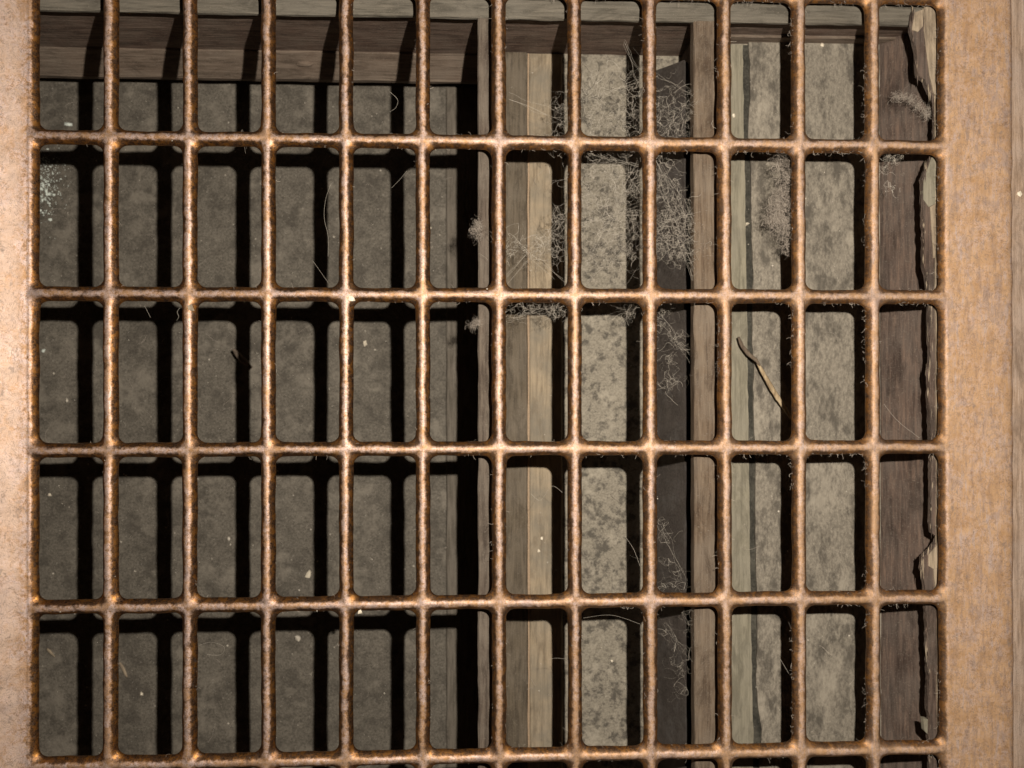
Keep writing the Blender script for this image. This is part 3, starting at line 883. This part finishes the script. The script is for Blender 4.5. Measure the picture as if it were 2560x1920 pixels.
grain('pale grain on pale plank in the fourth row', zz(8, [(1278, 265)]), Z_MID + 1.6, .6, M_white, 16)
grain('small pale grain on pale plank above its twin, fourth row', zz(8, [(1297, 180)]), Z_MID + 1.6, .5, M_white, 17)
grain('white grain on the deep floor near the narrow divider, second row', zz(2, [(580, 1465)]), Z_DEEP + .5, .6, M_white, 18)
grain('white flake standing in the groove beside the grey plank', zz(3, [(428, 1440)]), zg, .62, M_white, 19, 2.5)
grain('white grain on the mottled floor, bottom row', zz(8, [(1748, 970)]), Z_MID + .6, .5, M_white, 20)

# glittering crumbs in the first opening
R_ = random.Random(9)
vs, fs = [], []
gl = empty('glass_crumbs', at(*zz(1, [(275, 1240)])[0], Z_DEEP))
tag(gl, 'cluster of glittering glass crumbs on the deep floor at the far left', 'crumbs')
for i in range(26):
    cx, cy = zz(1, [(R_.gauss(275, 42), R_.gauss(1230, 85))])[0]
    o = blob('crumb', at(cx, cy, Z_DEEP + .5), tuple(R_.uniform(.22, .75) for _ in range(3)), M_glass, sub=1, seed=i, rough=.5, smooth=False)
    keep(o, gl)
vs, fs = [], []
for i in range(420):
    cx, cy = zz(1, [(R_.gauss(285, 62), R_.gauss(1180, 110))])[0]
    p = at(cx, cy, Z_DEEP + .35); k = R_.uniform(.08, .30); b = len(vs)
    vs += [(p[0] - k, p[1] - k * R_.uniform(.3, 1), p[2]), (p[0] + k, p[1] - k * .6, p[2]), (p[0] + k * R_.uniform(-.5, .5), p[1] + k, p[2]), (p[0], p[1], p[2] + k * .8)]
    fs += [(b, b + 1, b + 3), (b + 1, b + 2, b + 3), (b + 2, b, b + 3), (b + 2, b + 1, b)]
keep(tag(mesh_obj('powder', vs, fs, M_glass), kind='stuff'), gl)
c = zz(1, [(440, 798)])[0]
tag(blob('glass_crumb', at(c[0], c[1], Z_DEEP + .5), (1.3, .8, .8), M_glass, sub=1, seed=77, rough=.5, smooth=False), 'single glittering glass crumb above the first cross bar at the left', 'crumb')

# straw, twig and splinters
def stalk(name, label, cat, k, pts, z0, z1, r, mat, knots=True):
    P = [Vector(at(x, y, z0 + (z1 - z0) * i / (len(pts) - 1))) for i, (x, y) in enumerate(zz(k, pts))]
    out = []
    for i in range(len(P) - 1):
        for t in range(5):
            out.append(P[i].lerp(P[i + 1], t / 5))
    out.append(P[-1])
    vs, fs = [], []
    n = len(out)
    for i, p in enumerate(out):
        f = i / (n - 1)
        rr = r * (.55 + .6 * math.sin(math.pi * min(1, f * 1.05)) ** .8) * (1 + .2 * noise.noise(Vector((i * .6, 1, r))))
        t = (out[min(n - 1, i + 1)] - out[max(0, i - 1)]).normalized()
        u = t.cross(Vector((0, 0, 1))).normalized(); w = t.cross(u)
        for q in range(8):
            th = q * math.pi / 4
            d = u * math.cos(th) * rr + w * math.sin(th) * rr * .6
            vs.append(tuple(p + d))
    for i in range(n - 1):
        for q in range(8):
            fs.append((i * 8 + q, i * 8 + (q + 1) % 8, (i + 1) * 8 + (q + 1) % 8, (i + 1) * 8 + q))
    fs += [tuple(range(8))[::-1], tuple((n - 1) * 8 + q for q in range(8))]
    tag(mesh_obj(name, vs, fs, mat, None, True), label, cat)
stalk('straw_stalk', 'pale dry straw stalk lying across the groove, third row', 'straw', 6, [(500, 690), (545, 770), (590, 850), (630, 915), (680, 990), (715, 1050)], -21, -23, .66, M_straw)
stalk('twig', 'brown broken twig touching the upper end of the straw', 'twig', 6, [(375, 520), (400, 580), (440, 630), (490, 670), (515, 705)], -21.5, -20.6, .55, M_div2)
stalk('splinter', 'pale splinter lying on the deep floor, second opening of the bottom row', 'splinter', 7, [(770, 980), (795, 1030), (818, 1075)], Z_DEEP + .5, Z_DEEP + .5, .5, M_pale)
stalk('splinter', 'short splinter on the deep floor in the first opening, bottom row', 'splinter', 7, [(300, 890), (325, 915), (352, 945)], Z_DEEP + .5, Z_DEEP + .5, .42, M_paleplank)
stalk('splinter', 'dim brown splinter across a shadow in the third opening, third row', 'splinter', 4, [(1500, 600), (1550, 660), (1620, 720)], Z_DEEP + 6, Z_DEEP + 5, .8, M_header_low)
